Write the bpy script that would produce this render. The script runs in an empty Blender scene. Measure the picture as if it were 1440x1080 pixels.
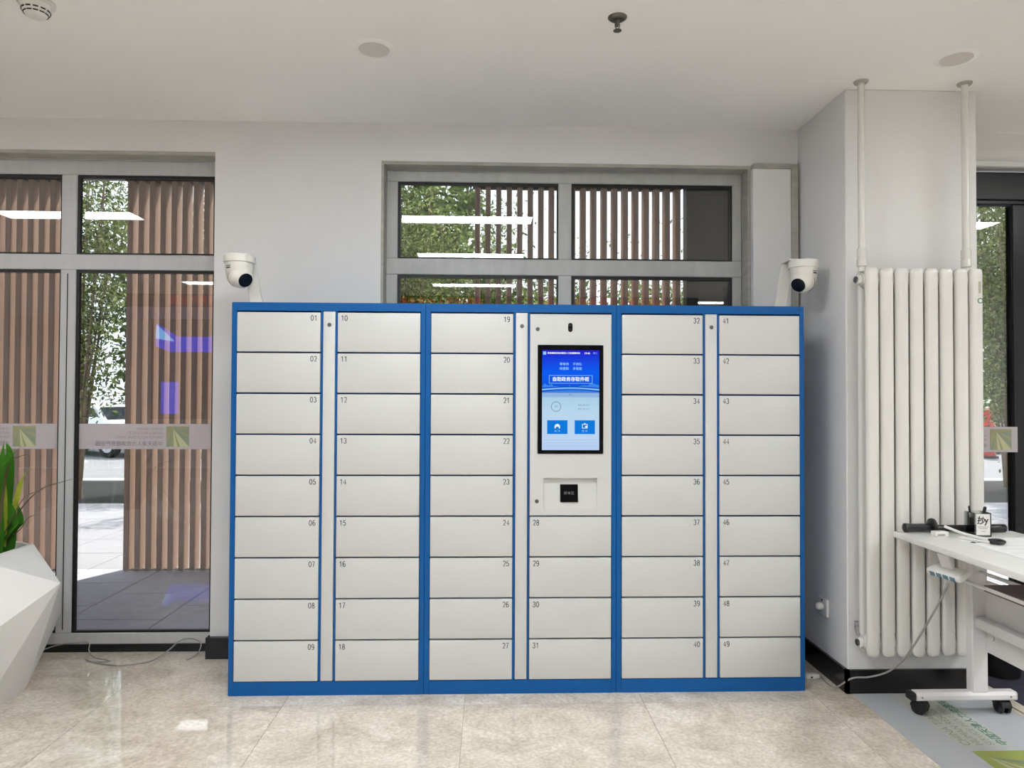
import bpy, bmesh, math, random
import numpy as np
from mathutils import Vector, Matrix
random.seed(7); rng = np.random.default_rng(7)
PI = math.pi
scene = bpy.context.scene
COL = scene.collection

# ------------------------------------------------------------------ camera
yaw, pitch, roll, camh = 0.0312, 0.0179, 0.0038, 1.4072
F = Vector((math.sin(yaw)*math.cos(pitch), math.cos(yaw)*math.cos(pitch), math.sin(pitch)))
Rv = Vector((math.cos(yaw), -math.sin(yaw), 0)); U = Rv.cross(F)
R2 = Rv*math.cos(roll) + U*math.sin(roll); U2 = -Rv*math.sin(roll) + U*math.cos(roll)
cd = bpy.data.cameras.new('camera'); cam = bpy.data.objects.new('camera', cd); COL.objects.link(cam)
cam.matrix_world = Matrix(((R2.x, U2.x, -F.x, 0), (R2.y, U2.y, -F.y, 0), (R2.z, U2.z, -F.z, camh), (0, 0, 0, 1)))
cd.sensor_fit = 'HORIZONTAL'; cd.sensor_width = 36; cd.lens = 25.0; cd.clip_end = 300
scene.camera = cam

# ------------------------------------------------------------------ sky, sun, exposure
w = bpy.data.worlds.new('sky'); scene.world = w; w.use_nodes = True
bg = w.node_tree.nodes['Background']; bg.inputs[0].default_value = (0.86, 0.93, 1.0, 1); bg.inputs[1].default_value = 2.8
sd = bpy.data.lights.new('sun_offscreen', 'SUN'); sd.energy = 10.0; sd.angle = 0.01; sd.color = (1, .95, .86)
sun = bpy.data.objects.new('sun_offscreen', sd); COL.objects.link(sun)
sun.rotation_euler = Vector((.22, .45, .866)).to_track_quat('Z', 'Y').to_euler()
PANEL_EMIT = 37.0
vs = scene.view_settings
vs.view_transform = 'Standard'; vs.look = 'None'; vs.gamma = 1; vs.use_curve_mapping = False; vs.exposure = 0.0

# ------------------------------------------------------------------ helpers
def C(r, g, b):
    f = lambda v: (v/255/12.92) if v/255 <= .04045 else ((v/255+.055)/1.055)**2.4
    return (f(r), f(g), f(b), 1)

def mat(name, col, rough=.5, metal=0, spec=.5, noise=0, nscale=8, bump=0, bscale=40, coat=0, emit=None, stretch=None, detail=4):
    m = bpy.data.materials.new(name); m.use_nodes = True
    nt = m.node_tree; b = nt.nodes['Principled BSDF']
    b.inputs['Base Color'].default_value = col; b.inputs['Roughness'].default_value = rough
    b.inputs['Metallic'].default_value = metal; b.inputs['Specular IOR Level'].default_value = spec
    b.inputs['Coat Weight'].default_value = coat; b.inputs['Coat Roughness'].default_value = .05
    if emit: b.inputs['Emission Color'].default_value = emit[0]; b.inputs['Emission Strength'].default_value = emit[1]
    if noise or bump:
        geo = nt.nodes.new('ShaderNodeNewGeometry'); mp = nt.nodes.new('ShaderNodeMapping')
        nt.links.new(geo.outputs['Position'], mp.inputs['Vector'])
        if stretch: mp.inputs['Scale'].default_value = stretch
    if noise:
        n = nt.nodes.new('ShaderNodeTexNoise'); n.inputs['Scale'].default_value = nscale; n.inputs['Detail'].default_value = detail
        nt.links.new(mp.outputs[0], n.inputs['Vector'])
        r = nt.nodes.new('ShaderNodeMapRange'); r.inputs[1].default_value = .3; r.inputs[2].default_value = .7
        r.inputs[3].default_value = 1-noise; r.inputs[4].default_value = 1+noise*.6
        nt.links.new(n.outputs[0], r.inputs[0])
        mx = nt.nodes.new('ShaderNodeVectorMath'); mx.operation = 'SCALE'; mx.inputs[0].default_value = col[:3]
        nt.links.new(r.outputs[0], mx.inputs['Scale']); nt.links.new(mx.outputs[0], b.inputs['Base Color'])
    if bump:
        n2 = nt.nodes.new('ShaderNodeTexNoise'); n2.inputs['Scale'].default_value = bscale; n2.inputs['Detail'].default_value = 3
        nt.links.new(mp.outputs[0], n2.inputs['Vector'])
        bp = nt.nodes.new('ShaderNodeBump'); bp.inputs['Strength'].default_value = bump; bp.inputs['Distance'].default_value = .01
        nt.links.new(n2.outputs[0], bp.inputs['Height']); nt.links.new(bp.outputs[0], b.inputs['Normal'])
    return m

def emat(name, col, s):
    m = bpy.data.materials.new(name); m.use_nodes = True; nt = m.node_tree; nt.nodes.clear()
    e = nt.nodes.new('ShaderNodeEmission'); o = nt.nodes.new('ShaderNodeOutputMaterial')
    e.inputs[0].default_value = col; e.inputs[1].default_value = s; nt.links.new(e.outputs[0], o.inputs[0]); return m

def glassmat(name, tint, mul=1.7):
    m = bpy.data.materials.new(name); m.use_nodes = True; nt = m.node_tree; nt.nodes.clear()
    t = nt.nodes.new('ShaderNodeBsdfTransparent'); t.inputs[0].default_value = tint
    g = nt.nodes.new('ShaderNodeBsdfGlossy'); g.inputs['Roughness'].default_value = 0.0
    f = nt.nodes.new('ShaderNodeFresnel'); f.inputs[0].default_value = 1.5
    k = nt.nodes.new('ShaderNodeMath'); k.operation = 'MULTIPLY'; k.inputs[1].default_value = mul; k.use_clamp = True
    nt.links.new(f.outputs[0], k.inputs[0])
    mx = nt.nodes.new('ShaderNodeMixShader'); o = nt.nodes.new('ShaderNodeOutputMaterial')
    nt.links.new(k.outputs[0], mx.inputs[0]); nt.links.new(t.outputs[0], mx.inputs[1]); nt.links.new(g.outputs[0], mx.inputs[2])
    nt.links.new(mx.outputs[0], o.inputs[0]); return m

def leafmat(name, cols, trans=.45):
    m = bpy.data.materials.new(name); m.use_nodes = True; nt = m.node_tree; nt.nodes.clear()
    g = nt.nodes.new('ShaderNodeNewGeometry'); r = nt.nodes.new('ShaderNodeValToRGB')
    els = r.color_ramp.elements
    for i, c in enumerate(cols):
        e = els[i] if i < 2 else els.new(1)
        e.position = i/(len(cols)-1); e.color = c
    nt.links.new(g.outputs['Random Per Island'], r.inputs[0])
    d = nt.nodes.new('ShaderNodeBsdfDiffuse'); t = nt.nodes.new('ShaderNodeBsdfTranslucent')
    mx = nt.nodes.new('ShaderNodeMixShader'); mx.inputs[0].default_value = trans; o = nt.nodes.new('ShaderNodeOutputMaterial')
    nt.links.new(r.outputs[0], d.inputs[0]); nt.links.new(r.outputs[0], t.inputs[0])
    nt.links.new(d.outputs[0], mx.inputs[1]); nt.links.new(t.outputs[0], mx.inputs[2]); nt.links.new(mx.outputs[0], o.inputs[0]); return m

def BM(): return bmesh.new()
def box(bm, x0, x1, y0, y1, z0, z1, bev=0, seg=1):
    vs_ = [bm.verts.new((x, y, z)) for x in (x0, x1) for y in (y0, y1) for z in (z0, z1)]
    a = vs_
    fs = [bm.faces.new([a[i] for i in q]) for q in ((0,1,3,2), (4,6,7,5), (0,4,5,1), (2,3,7,6), (0,2,6,4), (1,5,7,3))]
    if bev:
        es = list({e for f in fs for e in f.edges})
        bmesh.ops.bevel(bm, geom=es, offset=bev, segments=seg, affect='EDGES', profile=.5)
    return bm
def lathe(bm, prof, seg=32, M=None, cap=True):
    rings = []
    for r, z in prof:
        ring = []
        for i in range(seg):
            a = 2*PI*i/seg; v = Vector((r*math.cos(a), r*math.sin(a), z))
            ring.append(bm.verts.new(M @ v if M else v))
        rings.append(ring)
    for A, B in zip(rings, rings[1:]):
        for i in range(seg):
            j = (i+1) % seg; bm.faces.new((A[i], A[j], B[j], B[i]))
    if cap:
        bm.faces.new(rings[0][::-1]); bm.faces.new(rings[-1])
    return bm
def along(p0, p1):
    p0 = Vector(p0); d = Vector(p1)-p0
    q = Vector((0, 0, 1)).rotation_difference(d.normalized())
    return Matrix.Translation(p0) @ q.to_matrix().to_4x4(), d.length
def cyl(bm, p0, p1, r0, r1=None, seg=16):
    M, L = along(p0, p1)
    return lathe(bm, [(r0, 0), (r0 if r1 is None else r1, L)], seg, M)
def smooth_pts(pts, n=8):
    P = [Vector(p) for p in pts]; out = []
    for i in range(len(P)-1):
        a, b, c, d = P[max(i-1, 0)], P[i], P[i+1], P[min(i+2, len(P)-1)]
        for k in range(n):
            t = k/n
            out.append(.5*((2*b)+(c-a)*t+(2*a-5*b+4*c-d)*t*t+(3*b-a-3*c+d)*t**3))
    out.append(P[-1]); return out
def tube(bm, pts, r, seg=8):
    P = [Vector(p) for p in pts]; rr = r if isinstance(r, (list, tuple)) else [r]*len(P)
    t = (P[1]-P[0]).normalized(); n = t.orthogonal().normalized(); rings = []
    for i, p in enumerate(P):
        t2 = (P[min(i+1, len(P)-1)]-P[max(i-1, 0)]).normalized()
        n = (n-t2*n.dot(t2)).normalized(); b = t2.cross(n)
        rings.append([bm.verts.new(p+(n*math.cos(2*PI*k/seg)+b*math.sin(2*PI*k/seg))*rr[i]) for k in range(seg)])
    for A, B in zip(rings, rings[1:]):
        for k in range(seg):
            j = (k+1) % seg; bm.faces.new((A[k], A[j], B[j], B[k]))
    bm.faces.new(rings[0][::-1]); bm.faces.new(rings[-1]); return bm
def prism(bm, poly, axis, a, b):
    def P(u, v, t): return {'x': (t, u, v), 'y': (u, t, v), 'z': (u, v, t)}[axis]
    A = [bm.verts.new(P(u, v, a)) for u, v in poly]; B = [bm.verts.new(P(u, v, b)) for u, v in poly]
    bm.faces.new(A[::-1]); bm.faces.new(B)
    for i in range(len(poly)):
        j = (i+1) % len(poly); bm.faces.new((A[i], A[j], B[j], B[i]))
    return bm
def mesh(bm, name, m, smooth=0):
    bmesh.ops.recalc_face_normals(bm, faces=bm.faces[:])
    me = bpy.data.meshes.new(name); bm.to_mesh(me); bm.free()
    if m: me.materials.append(m)
    if smooth:
        for p in me.polygons: p.use_smooth = True
        if smooth < 180: me.set_sharp_from_angle(angle=math.radians(smooth))
    return me
def link(o, parent=None):
    COL.objects.link(o)
    if parent: o.parent = parent
    return o
def inst(name, me, parent=None, loc=(0, 0, 0), rot=(0, 0, 0)):
    o = bpy.data.objects.new(name, me); o.location = loc; o.rotation_euler = rot; return link(o, parent)
def obj(name, bm, m, parent=None, smooth=0, loc=(0, 0, 0), rot=(0, 0, 0)):
    return inst(name, mesh(bm, name, m, smooth), parent, loc, rot)
def tag(o, label=None, cat=None, group=None, kind=None):
    if label: o['label'] = label
    if cat: o['category'] = cat
    if group: o['group'] = group
    if kind: o['kind'] = kind
    return o
def thing(name, label, cat, loc=(0, 0, 0), rotz=0, group=None):
    o = bpy.data.objects.new(name, None); o.empty_display_size = .05; o.location = loc; o.rotation_euler = (0, 0, rotz); link(o)
    return tag(o, label, cat, group)
def struct(name, bm=None, m=None, label=None, cat=None, smooth=0, loc=(0, 0, 0)):
    if bm is None:
        o = bpy.data.objects.new(name, None); o.location = loc; o.empty_display_size = .05; link(o)
    else: o = obj(name, bm, m, None, smooth, loc)
    return tag(o, label, cat, None, 'structure')
def dup(root, loc, rotz=0, label=None):
    r = root.copy(); COL.objects.link(r); r.location = loc; r.rotation_euler = (0, 0, rotz)
    if label: r['label'] = label
    for ch in list(root.children):
        c = ch.copy(); COL.objects.link(c); c.parent = r
        for g in ch.children:
            d = g.copy(); COL.objects.link(d); d.parent = c
    return r
_tc = {}
def textmesh(s, size, m, align='LEFT', spacing=1.0, bold=0.0):
    key = (s, size, m.name, align, bold, spacing)
    if key in _tc: return _tc[key]
    cu = bpy.data.curves.new('lettering', 'FONT'); cu.body = s; cu.size = size; cu.align_x = align; cu.align_y = 'CENTER'
    cu.space_character = spacing; cu.resolution_u = 4
    o = bpy.data.objects.new('lettering', cu); COL.objects.link(o)
    dg = bpy.context.evaluated_depsgraph_get()
    me = bpy.data.meshes.new_from_object(o.evaluated_get(dg)); me.name = 'lettering'
    if bold:
        bm = BM(); src = me
        for k, (ox, oy) in enumerate(((0, 0), (bold, 0), (-bold, 0), (0, bold), (0, -bold))):
            n0 = len(bm.verts); bm.from_mesh(src); bm.verts.ensure_lookup_table()
            for v in bm.verts[n0:]: v.co += Vector((ox, oy, 1e-5*k))
        bm.to_mesh(me); bm.free()
    me.materials.clear(); me.materials.append(m)
    bpy.data.objects.remove(o); bpy.data.curves.remove(cu); _tc[key] = me
    return me
def arc(cx, cy, rx, ry, a0, a1, n=12): return [(cx+rx*math.cos(math.radians(a0+(a1-a0)*i/n)), cy+ry*math.sin(math.radians(a0+(a1-a0)*i/n))) for i in range(n+1)]
DIG = {'0': [arc(.28, .5, .22, .46, 0, 360, 24)], '1': [[(.10, .76), (.22, .84), (.32, .97), (.32, .02)]],
       '2': [arc(.28, .70, .21, .26, 165, -30)+[(.30, .30), (.09, .05), (.50, .05)]],
       '3': [arc(.27, .73, .19, .23, 160, -90)+arc(.27, .27, .22, .23, 88, -165)],
       '4': [[(.38, .02), (.38, .95), (.05, .31), (.55, .31)]],
       '5': [[(.47, .95), (.15, .95), (.10, .52)]+arc(.27, .33, .22, .29, 130, -160)],
       '6': [arc(.29, .31, .20, .27, 0, 360, 20), arc(.30, .50, .23, .46, 55, 180)+arc(.29, .31, .22, .27, 170, 200, 3)],
       '7': [[(.06, .94), (.50, .94), (.34, .62), (.22, .02)]],
       '8': [arc(.28, .73, .17, .22, 0, 360, 20), arc(.28, .27, .21, .24, 0, 360, 20)],
       '9': [arc(.27, .69, .20, .27, 0, 360, 20), arc(.26, .50, .23, .46, -125, 0)]}
_dc = {}
def digits(sx, h, m, align):
    key = (sx, h, align)
    if key in _dc: return _dc[key]
    bm = BM(); adv = .62*h; W_ = adv*len(sx); x0 = -W_ if align == 'RIGHT' else 0; t_ = .060*h
    for k, ch in enumerate(sx):
        for pl_ in DIG[ch]:
            P = [Vector((x0+k*adv+.04*h+x*h*.98, (y-.5)*h, 0)) for x, y in pl_]
            prev = None
            for i, p in enumerate(P):
                d = (P[min(i+1, len(P)-1)]-P[max(i-1, 0)]).normalized(); n = Vector((-d.y, d.x, 0))*t_
                cur = (bm.verts.new(p-n), bm.verts.new(p+n))
                if prev: bm.faces.new((prev[0], cur[0], cur[1], prev[1]))
                prev = cur
    me = bpy.data.meshes.new('door_number'); bm.to_mesh(me); bm.free(); me.materials.append(m); _dc[key] = me
    return me
FRONT = (PI/2, 0, 0)          # lettering upright, facing the camera side (-Y)
BACKF = (PI/2, 0, PI)         # lettering upright, facing outdoors (+Y)

# ------------------------------------------------------------------ materials
M_wall = mat('wall_paint', C(226, 225, 223), .85, noise=.03, nscale=1.2, bump=.05, bscale=120)
M_ceil = mat('ceiling_paint', C(246, 243, 240), .9, noise=.02, nscale=.8)
M_beam = mat('old_sealant_trim', C(176, 174, 164), .7, noise=.16, nscale=9, stretch=(1, 1, 4))
M_black = mat('black_stone_skirting', C(20, 19, 20), .22, noise=.3, nscale=14)
M_alu = mat('painted_aluminium', C(190, 190, 190), .4, noise=.05, nscale=5, stretch=(6, 6, .6))
M_alu2 = mat('worn_painted_aluminium', C(184, 185, 181), .45, noise=.10, nscale=6, stretch=(3, 3, 1))
M_gasket = mat('black_gasket', C(10, 10, 12), .5)
M_glass = glassmat('window_glass', (.77, .79, .80, 1))
M_frost = mat('frosted_film', C(188, 178, 182), .8, noise=.02)
M_blackframe = mat('black_door_frame', C(14, 15, 20), .25, noise=.1)
M_darkpanel = mat('dark_header_panel', C(44, 45, 46), .4, noise=.06, nscale=3)
M_blue = mat('blue_powder_coat', C(8, 86, 152), .42, spec=.25, noise=.04, nscale=3)
M_door = mat('white_powder_coat', C(202, 202, 199), .42, noise=.015, nscale=2)
M_ink = mat('number_ink', C(40, 40, 44), .7)
M_chrome = mat('lock_metal', C(120, 120, 120), .3, metal=.9)
M_hole = mat('lock_core', C(20, 20, 20), .5)
M_bezel = mat('screen_bezel', C(7, 7, 9), .2, spec=.15)
M_white = mat('white_plastic', C(228, 226, 220), .35)
M_cctv = mat('camera_white', C(226, 223, 214), .35)
M_lens = mat('camera_lens', C(22, 24, 26), .2, noise=.2, nscale=60)
M_rad = mat('radiator_enamel', C(222, 219, 213), .22, noise=.03, nscale=3, bump=.06, bscale=90)
M_table = mat('table_laminate', C(228, 226, 222), .35, noise=.02)
M_tmet = mat('table_white_metal', C(226, 222, 220), .35)
M_rub = mat('black_rubber', C(22, 21, 22), .5)
M_bat = mat('baton_rubber', C(26, 24, 25), .35)
M_fold = mat('brown_folder', C(98, 78, 80), .55, noise=.12, nscale=20)
M_cord = mat('grey_cord', C(150, 146, 142), .5)
M_planter = mat('planter_resin', C(226, 224, 221), .45, noise=.02)
M_soil = mat('potting_soil', C(150, 140, 60), .9, noise=.3, nscale=40)
M_matgrey = mat('printed_vinyl', C(186, 188, 192), .35, noise=.04, nscale=2)
M_matdark = mat('dark_ribbed_carpet', C(52, 52, 66), .8, noise=.35, nscale=30, stretch=(.3, 6, 1))
M_txtg = mat('print_green', C(70, 120, 100), .6)
M_txto = mat('print_olive', C(150, 156, 128), .6)
M_logo = mat('logo_olive', C(156, 154, 116), .6, noise=.08, nscale=10)
M_logo2 = mat('logo_pale', C(190, 192, 150), .6)
M_logo3 = mat('logo_teal', C(136, 148, 128), .6)
M_fin = mat('wood_fin', C(196, 165, 145), .6, noise=.12, nscale=10, stretch=(6, 6, .5))
M_slab = mat('grey_paver', C(205, 204, 216), .75, noise=.10, nscale=14, bump=.15, bscale=60)
M_slabw = mat('pale_paver', C(168, 165, 169), .8, noise=.08, nscale=3, stretch=(.4, 5, 1))
M_joint = mat('paver_joint', C(84, 84, 92), .9)
M_soilbed = mat('bed_soil', C(40, 38, 37), .95, noise=.3, nscale=5)
M_kerb = mat('kerb_stone', C(205, 202, 200), .8, noise=.06)
M_road = mat('asphalt', C(146, 144, 146), .9, noise=.1, nscale=2)
M_bark = mat('shrub_bark', C(122, 104, 84), .9, noise=.25, nscale=12)
M_leaf = leafmat('shrub_leaf', [C(56, 72, 38), C(92, 108, 56), C(128, 140, 80), C(186, 190, 130)])
M_leaf2 = leafmat('tree_leaf', [C(52, 66, 40), C(84, 100, 56), C(124, 138, 82)])
M_leafp = leafmat('planter_leaf', [C(38, 92, 30), C(80, 140, 46), C(120, 160, 60)], .3)
M_leafd = mat('dry_leaf', C(92, 78, 52), .7, noise=.2, nscale=20)
M_leafy = mat('yellowing_leaf', C(176, 186, 60), .6, noise=.15, nscale=20)
M_carw = mat('car_paint_white', C(226, 228, 232), .15, coat=.6)
M_cars = mat('car_paint_silver', C(190, 196, 204), .2, metal=.4, coat=.6)
M_carg = mat('car_glass', C(30, 36, 42), .08)
M_tyre = mat('tyre', C(24, 24, 25), .8)
M_red = mat('red_plastic', C(206, 40, 52), .45)
M_bin = mat('black_bin', C(18, 16, 20), .45)
M_panel_white = emat('panel_diffuser', (.92, .965, 1.0, 1), PANEL_EMIT)

def floor_tile_mat():
    m = bpy.data.materials.new('marble_tile'); m.use_nodes = True; nt = m.node_tree; b = nt.nodes['Principled BSDF']
    g = nt.nodes.new('ShaderNodeNewGeometry'); oi = nt.nodes.new('ShaderNodeObjectInfo')
    off = nt.nodes.new('ShaderNodeVectorMath'); off.operation = 'MULTIPLY_ADD'
    cmb = nt.nodes.new('ShaderNodeCombineXYZ')
    for i in range(3): nt.links.new(oi.outputs['Random'], cmb.inputs[i])
    off.inputs[1].default_value = (9, 7, 5)
    nt.links.new(cmb.outputs[0], off.inputs[0]); nt.links.new(g.outputs['Position'], off.inputs[2])
    n1 = nt.nodes.new('ShaderNodeTexNoise'); n1.inputs['Scale'].default_value = 4.6; n1.inputs['Detail'].default_value = 9; n1.inputs['Roughness'].default_value = .68; n1.inputs['Distortion'].default_value = .6
    n2 = nt.nodes.new('ShaderNodeTexNoise'); n2.inputs['Scale'].default_value = 62; n2.inputs['Detail'].default_value = 5; n2.inputs['Roughness'].default_value = .6
    nt.links.new(off.outputs[0], n1.inputs[0]); nt.links.new(off.outputs[0], n2.inputs[0])
    r = nt.nodes.new('ShaderNodeValToRGB'); e = r.color_ramp.elements
    e[0].position = .32; e[0].color = C(198, 186, 167); e[1].position = .68; e[1].color = C(242, 234, 221)
    k = e.new(.5); k.color = C(224, 213, 196)
    nt.links.new(n1.outputs[0], r.inputs[0])
    mr = nt.nodes.new('ShaderNodeMapRange'); mr.inputs[1].default_value = .3; mr.inputs[2].default_value = .7; mr.inputs[3].default_value = .76; mr.inputs[4].default_value = 1.14
    nt.links.new(n2.outputs[0], mr.inputs[0])
    sc = nt.nodes.new('ShaderNodeVectorMath'); sc.operation = 'SCALE'
    nt.links.new(r.outputs[0], sc.inputs[0]); nt.links.new(mr.outputs[0], sc.inputs['Scale']); nt.links.new(sc.outputs[0], b.inputs['Base Color'])
    b.inputs['Roughness'].default_value = .035; b.inputs['Specular IOR Level'].default_value = .75; b.inputs['IOR'].default_value = 1.8
    wv = nt.nodes.new('ShaderNodeTexNoise'); wv.inputs['Scale'].default_value = 7; wv.inputs['Detail'].default_value = 1
    nt.links.new(g.outputs['Position'], wv.inputs[0])
    bp = nt.nodes.new('ShaderNodeBump'); bp.inputs['Strength'].default_value = .006; bp.inputs['Distance'].default_value = .02
    nt.links.new(wv.outputs[0], bp.inputs['Height']); nt.links.new(bp.outputs[0], b.inputs['Normal'])
    return m
M_tile = floor_tile_mat()

# ------------------------------------------------------------------ room shell
ZC = 2.905; YF = 3.90; YB = 4.10; X0, X1, YR = -9.0, 6.0, -6.0
fl = struct('floor', box(BM(), X0, X1, YR, YB+.02, -.06, -.004), mat('tile_grout', C(140, 128, 110), .8), 'polished beige marble tile floor of the lobby', 'floor')
T = .825
tile_me = mesh(box(BM(), .0009, T-.0009, .0009, T-.0009, -.004, 0), 'floor_tile', M_tile)
nx0, ny0 = -.11-11*T, 3.28-11*T
for i in range(19):
    for j in range(12):
        x, y = nx0+i*T, ny0+j*T
        if x < X0-.3 or x+T > X1+.3 or y < YR-.2: continue
        inst('floor_tile', tile_me, fl, (x, y, 0))
struct('ceiling', box(BM(), X0, X1, YR, YB, ZC, ZC+.12), M_ceil, 'smooth off-white painted ceiling', 'ceiling')
bm = BM()
HT = 3.30
LO = (-4.90, -1.50, 0.0, 2.735); WO = (-.600, 1.4475, .90, 2.70); RO = (2.50, 4.40, 0.0, 2.74)
xs = [X0, LO[0], LO[1], WO[0], WO[1], RO[0], RO[1], X1]
for a, b in ((0, 1), (2, 3), (4, 5), (6, 7)): box(bm, xs[a], xs[b], YF, YB, 0, HT)
box(bm, LO[0], LO[1], YF, YB, LO[3], HT); box(bm, WO[0], WO[1], YF, YB, WO[3], HT); box(bm, WO[0], WO[1], YF, YB, 0, WO[2]); box(bm, RO[0], RO[1], YF, YB, RO[3], HT)
struct('wall_back', bm, M_wall, 'white painted wall with window openings behind the lockers', 'wall')
struct('wall_left', box(BM(), X0-.15, X0, YR, YB, 0, HT), M_wall, 'white side wall of the lobby', 'wall')
struct('wall_right', box(BM(), X1, X1+.15, YR, YB, 0, HT), M_wall, 'white side wall past the glass door', 'wall')
struct('wall_rear', box(BM(), X0, X1, YR-.15, YR, 0, HT), M_wall, 'white wall facing the lockers', 'wall')
CX0, CX1, CY = 1.715, 2.364, 3.37
struct('wall_column', box(BM(), CX0, CX1, CY, YF+.02, 0, ZC, .004), M_wall, 'square white painted column carrying the radiator', 'column')
bm = BM(); box(bm, CX0-.014, CX1+.014, CY-.014, CY+.004, 0, .112); box(bm, CX0-.014, CX0+.004, CY-.014, YF, 0, .112); box(bm, CX1-.004, CX1+.014, CY-.014, YF, 0, .112)
struct('baseboard_column', bm, M_black, 'black stone skirting around the column foot', 'baseboard')
bm = BM(); box(bm, LO[1]-.012, CX0-.014, YF-.03, YF+.02, 0, .112)
struct('baseboard_back', bm, M_black, 'black stone skirting below the white wall beside lockers', 'baseboard')
# boxed duct right of the middle window, with its discoloured edge strips
struct('trim_1', box(BM(), 1.4475, 1.66, 3.862, YF+.02, .112, 2.672, .002), M_wall, 'white boxed duct between middle window and column', 'boxing')
bm = BM(); box(bm, 1.6605, 1.70, 3.858, YF, .112, 2.70, .002); box(bm, 1.4475, 1.66, 3.858, YF, 2.673, 2.70, .002)
struct('trim_2', bm, M_beam, 'stained grey sealant strip edging the boxed duct', 'trim')
bm = BM(); box(bm, WO[0], WO[1], YF+.004, 3.998, WO[3]-.018, WO[3]+.0); box(bm, WO[0], WO[0]+.014, YF+.004, 3.998, .9, WO[3]-.018); box(bm, WO[1]-.014, WO[1], YF+.004, 3.998, .9, WO[3]-.018)
struct('trim_3', bm, M_beam, 'worn grey plaster edge lining the middle window recess', 'trim')
struct('trim_4', box(BM(), LO[0], LO[1], YF+.004, 3.998, LO[3]-.02, LO[3]), M_beam, 'grey plaster edge lining the tall glazing head', 'trim')

# ------------------------------------------------------------------ windows
def glazing(root, name_frame, frames, panes, fm, y0=4.0, gask=.016, gy=4.03):
    for n, (a, b, c, d) in frames: obj(n, box(BM(), a, b, y0, y0+.06, c, d, .004), fm, root)
    for a, b, c, d in panes:
        p = obj('pane', box(BM(), a-.006, b+.006, gy, gy+.006, c-.006, d+.006), M_glass, root)
        bm = BM()
        g = gask
        box(bm, a, a+g, gy-.022, gy-.001, c, d); box(bm, b-g*.5, b, gy-.022, gy-.001, c, d)
        box(bm, a+g, b-g*.5, gy-.022, gy-.001, d-g, d); box(bm, a+g, b-g*.5, gy-.022, gy-.001, c, c+g*.6)
        obj('gasket', bm, M_gasket, p)
w1 = struct('window_1', label='tall aluminium framed glazing with frosted logo band beside lockers', cat='window', loc=(0, 0, 0))
px = [(-2.294, -1.540), (-3.132, -2.378), (-3.97, -3.216), (-4.81, -4.054)]
fr = [('head_frame', (LO[0], LO[1], 2.632, 2.715)), ('transom', (LO[0], LO[1], 2.103, 2.188)), ('bottom_frame', (LO[0], LO[1], .038, .100))]
for a, b in [(-1.540, LO[1])]+[(px[i+1][1], px[i][0]) for i in range(3)]+[(LO[0], px[3][0])]:
    for c, d in ((.100, 2.103), (2.188, 2.632)): fr.append(('mullion', (a, b, c, d)))
pn = [(a, b, c, d) for a, b in px for c, d in ((.100, 2.103), (2.188, 2.632))]
glazing(w1, 'frame', fr, pn, M_alu)
obj('sill_strip', box(BM(), LO[0], LO[1], 3.99, 4.09, 0, .038), M_black, w1)
for a, b in px[:3]:
    obj('rail_groove', box(BM(), a-.046, a-.041, 3.9985, 4.001, .12, 2.08), M_gasket, w1)
def logo(parent, x0, x1, y, z0, z1, flip=1):
    o = obj('logo', box(BM(), x0, x1, y-.0004, y, z0, z1), M_logo, parent)
    cx = x0+(x1-x0)*.30; cz = z0+(z1-z0)*.86
    for k, (u0, v0, u1, v1, m) in enumerate(((.0, .0, .14, 0, M_logo3), (.34, 0, .5, 0, M_logo2), (.62, 0, 1, 0, M_logo2), (1, .1, 1, .42, M_logo3), (1, .62, 1, .86, M_logo3))):
        bm = BM(); a = [bm.verts.new((cx, y-.0006, cz)), bm.verts.new((x0+(x1-x0)*u0, y-.0006, z0+(z1-z0)*v0)), bm.verts.new((x0+(x1-x0)*u1, y-.0006, z0+(z1-z0)*v1))]
        bm.faces.new(a)
        b = obj('logo_ray', bm, m, parent)
    return o
EN = ('CHINA TIANJIN', 'HUMAN RESOURCES', 'SERVICE INDUSTRIAL PARK'); CN = '中国天津人力资源服务产业园'
M_txtf = mat('film_print', C(158, 146, 138), .8); M_txtf2 = mat('film_print_dark', C(128, 118, 124), .8)
for a, b in px[:2]:
    z0, z1 = 1.108, 1.248
    f = obj('frosted_band', box(BM(), a+.004, b-.002, 4.0255, 4.0285, z0, z1), M_frost, w1)
    lx0, lx1 = b-.26, b-.135
    logo(f, lx0, lx1, 4.0248, z0+.013, z1-.013)
    for k, s in enumerate(EN):
        me = textmesh(s, .021, M_txtf, 'LEFT'); inst('lettering', me, f, (lx0-.018, 4.0246, z1-.028-.0235*k), (PI/2, 0, PI))
    inst('lettering', textmesh(CN, .0285, M_txtf2, 'LEFT'), f, (lx0-.018, 4.0246, z0+.028), (PI/2, 0, PI))
w2 = struct('window_2', label='four pane aluminium window above the lockers', cat='window')
fr = [('head_frame', (WO[0]+.014, WO[1]-.014, 2.618, 2.682)), ('transom', (WO[0]+.014, WO[1]-.014, 2.092, 2.183)), ('bottom_frame', (WO[0]+.014, WO[1]-.014, .9, 1.0))]
for a, b in ((WO[0]+.014, -.522), (.384, .459), (1.380, WO[1]-.014)):
    for c, d in ((1.0, 2.092), (2.183, 2.618)): fr.append(('mullion', (a, b, c, d)))
glazing(w2, 'frame', fr, [(a, b, c, d) for a, b in ((-.522, .384), (.459, 1.380)) for c, d in ((1.0, 2.092), (2.183, 2.618))], M_alu2)
d1 = struct('door_1', label='black framed glass entrance door to the right of the column', cat='door')
obj('header_panel', box(BM(), RO[0], RO[1], 3.985, 4.07, 2.555, 2.712, .003), M_darkpanel, d1)
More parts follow.
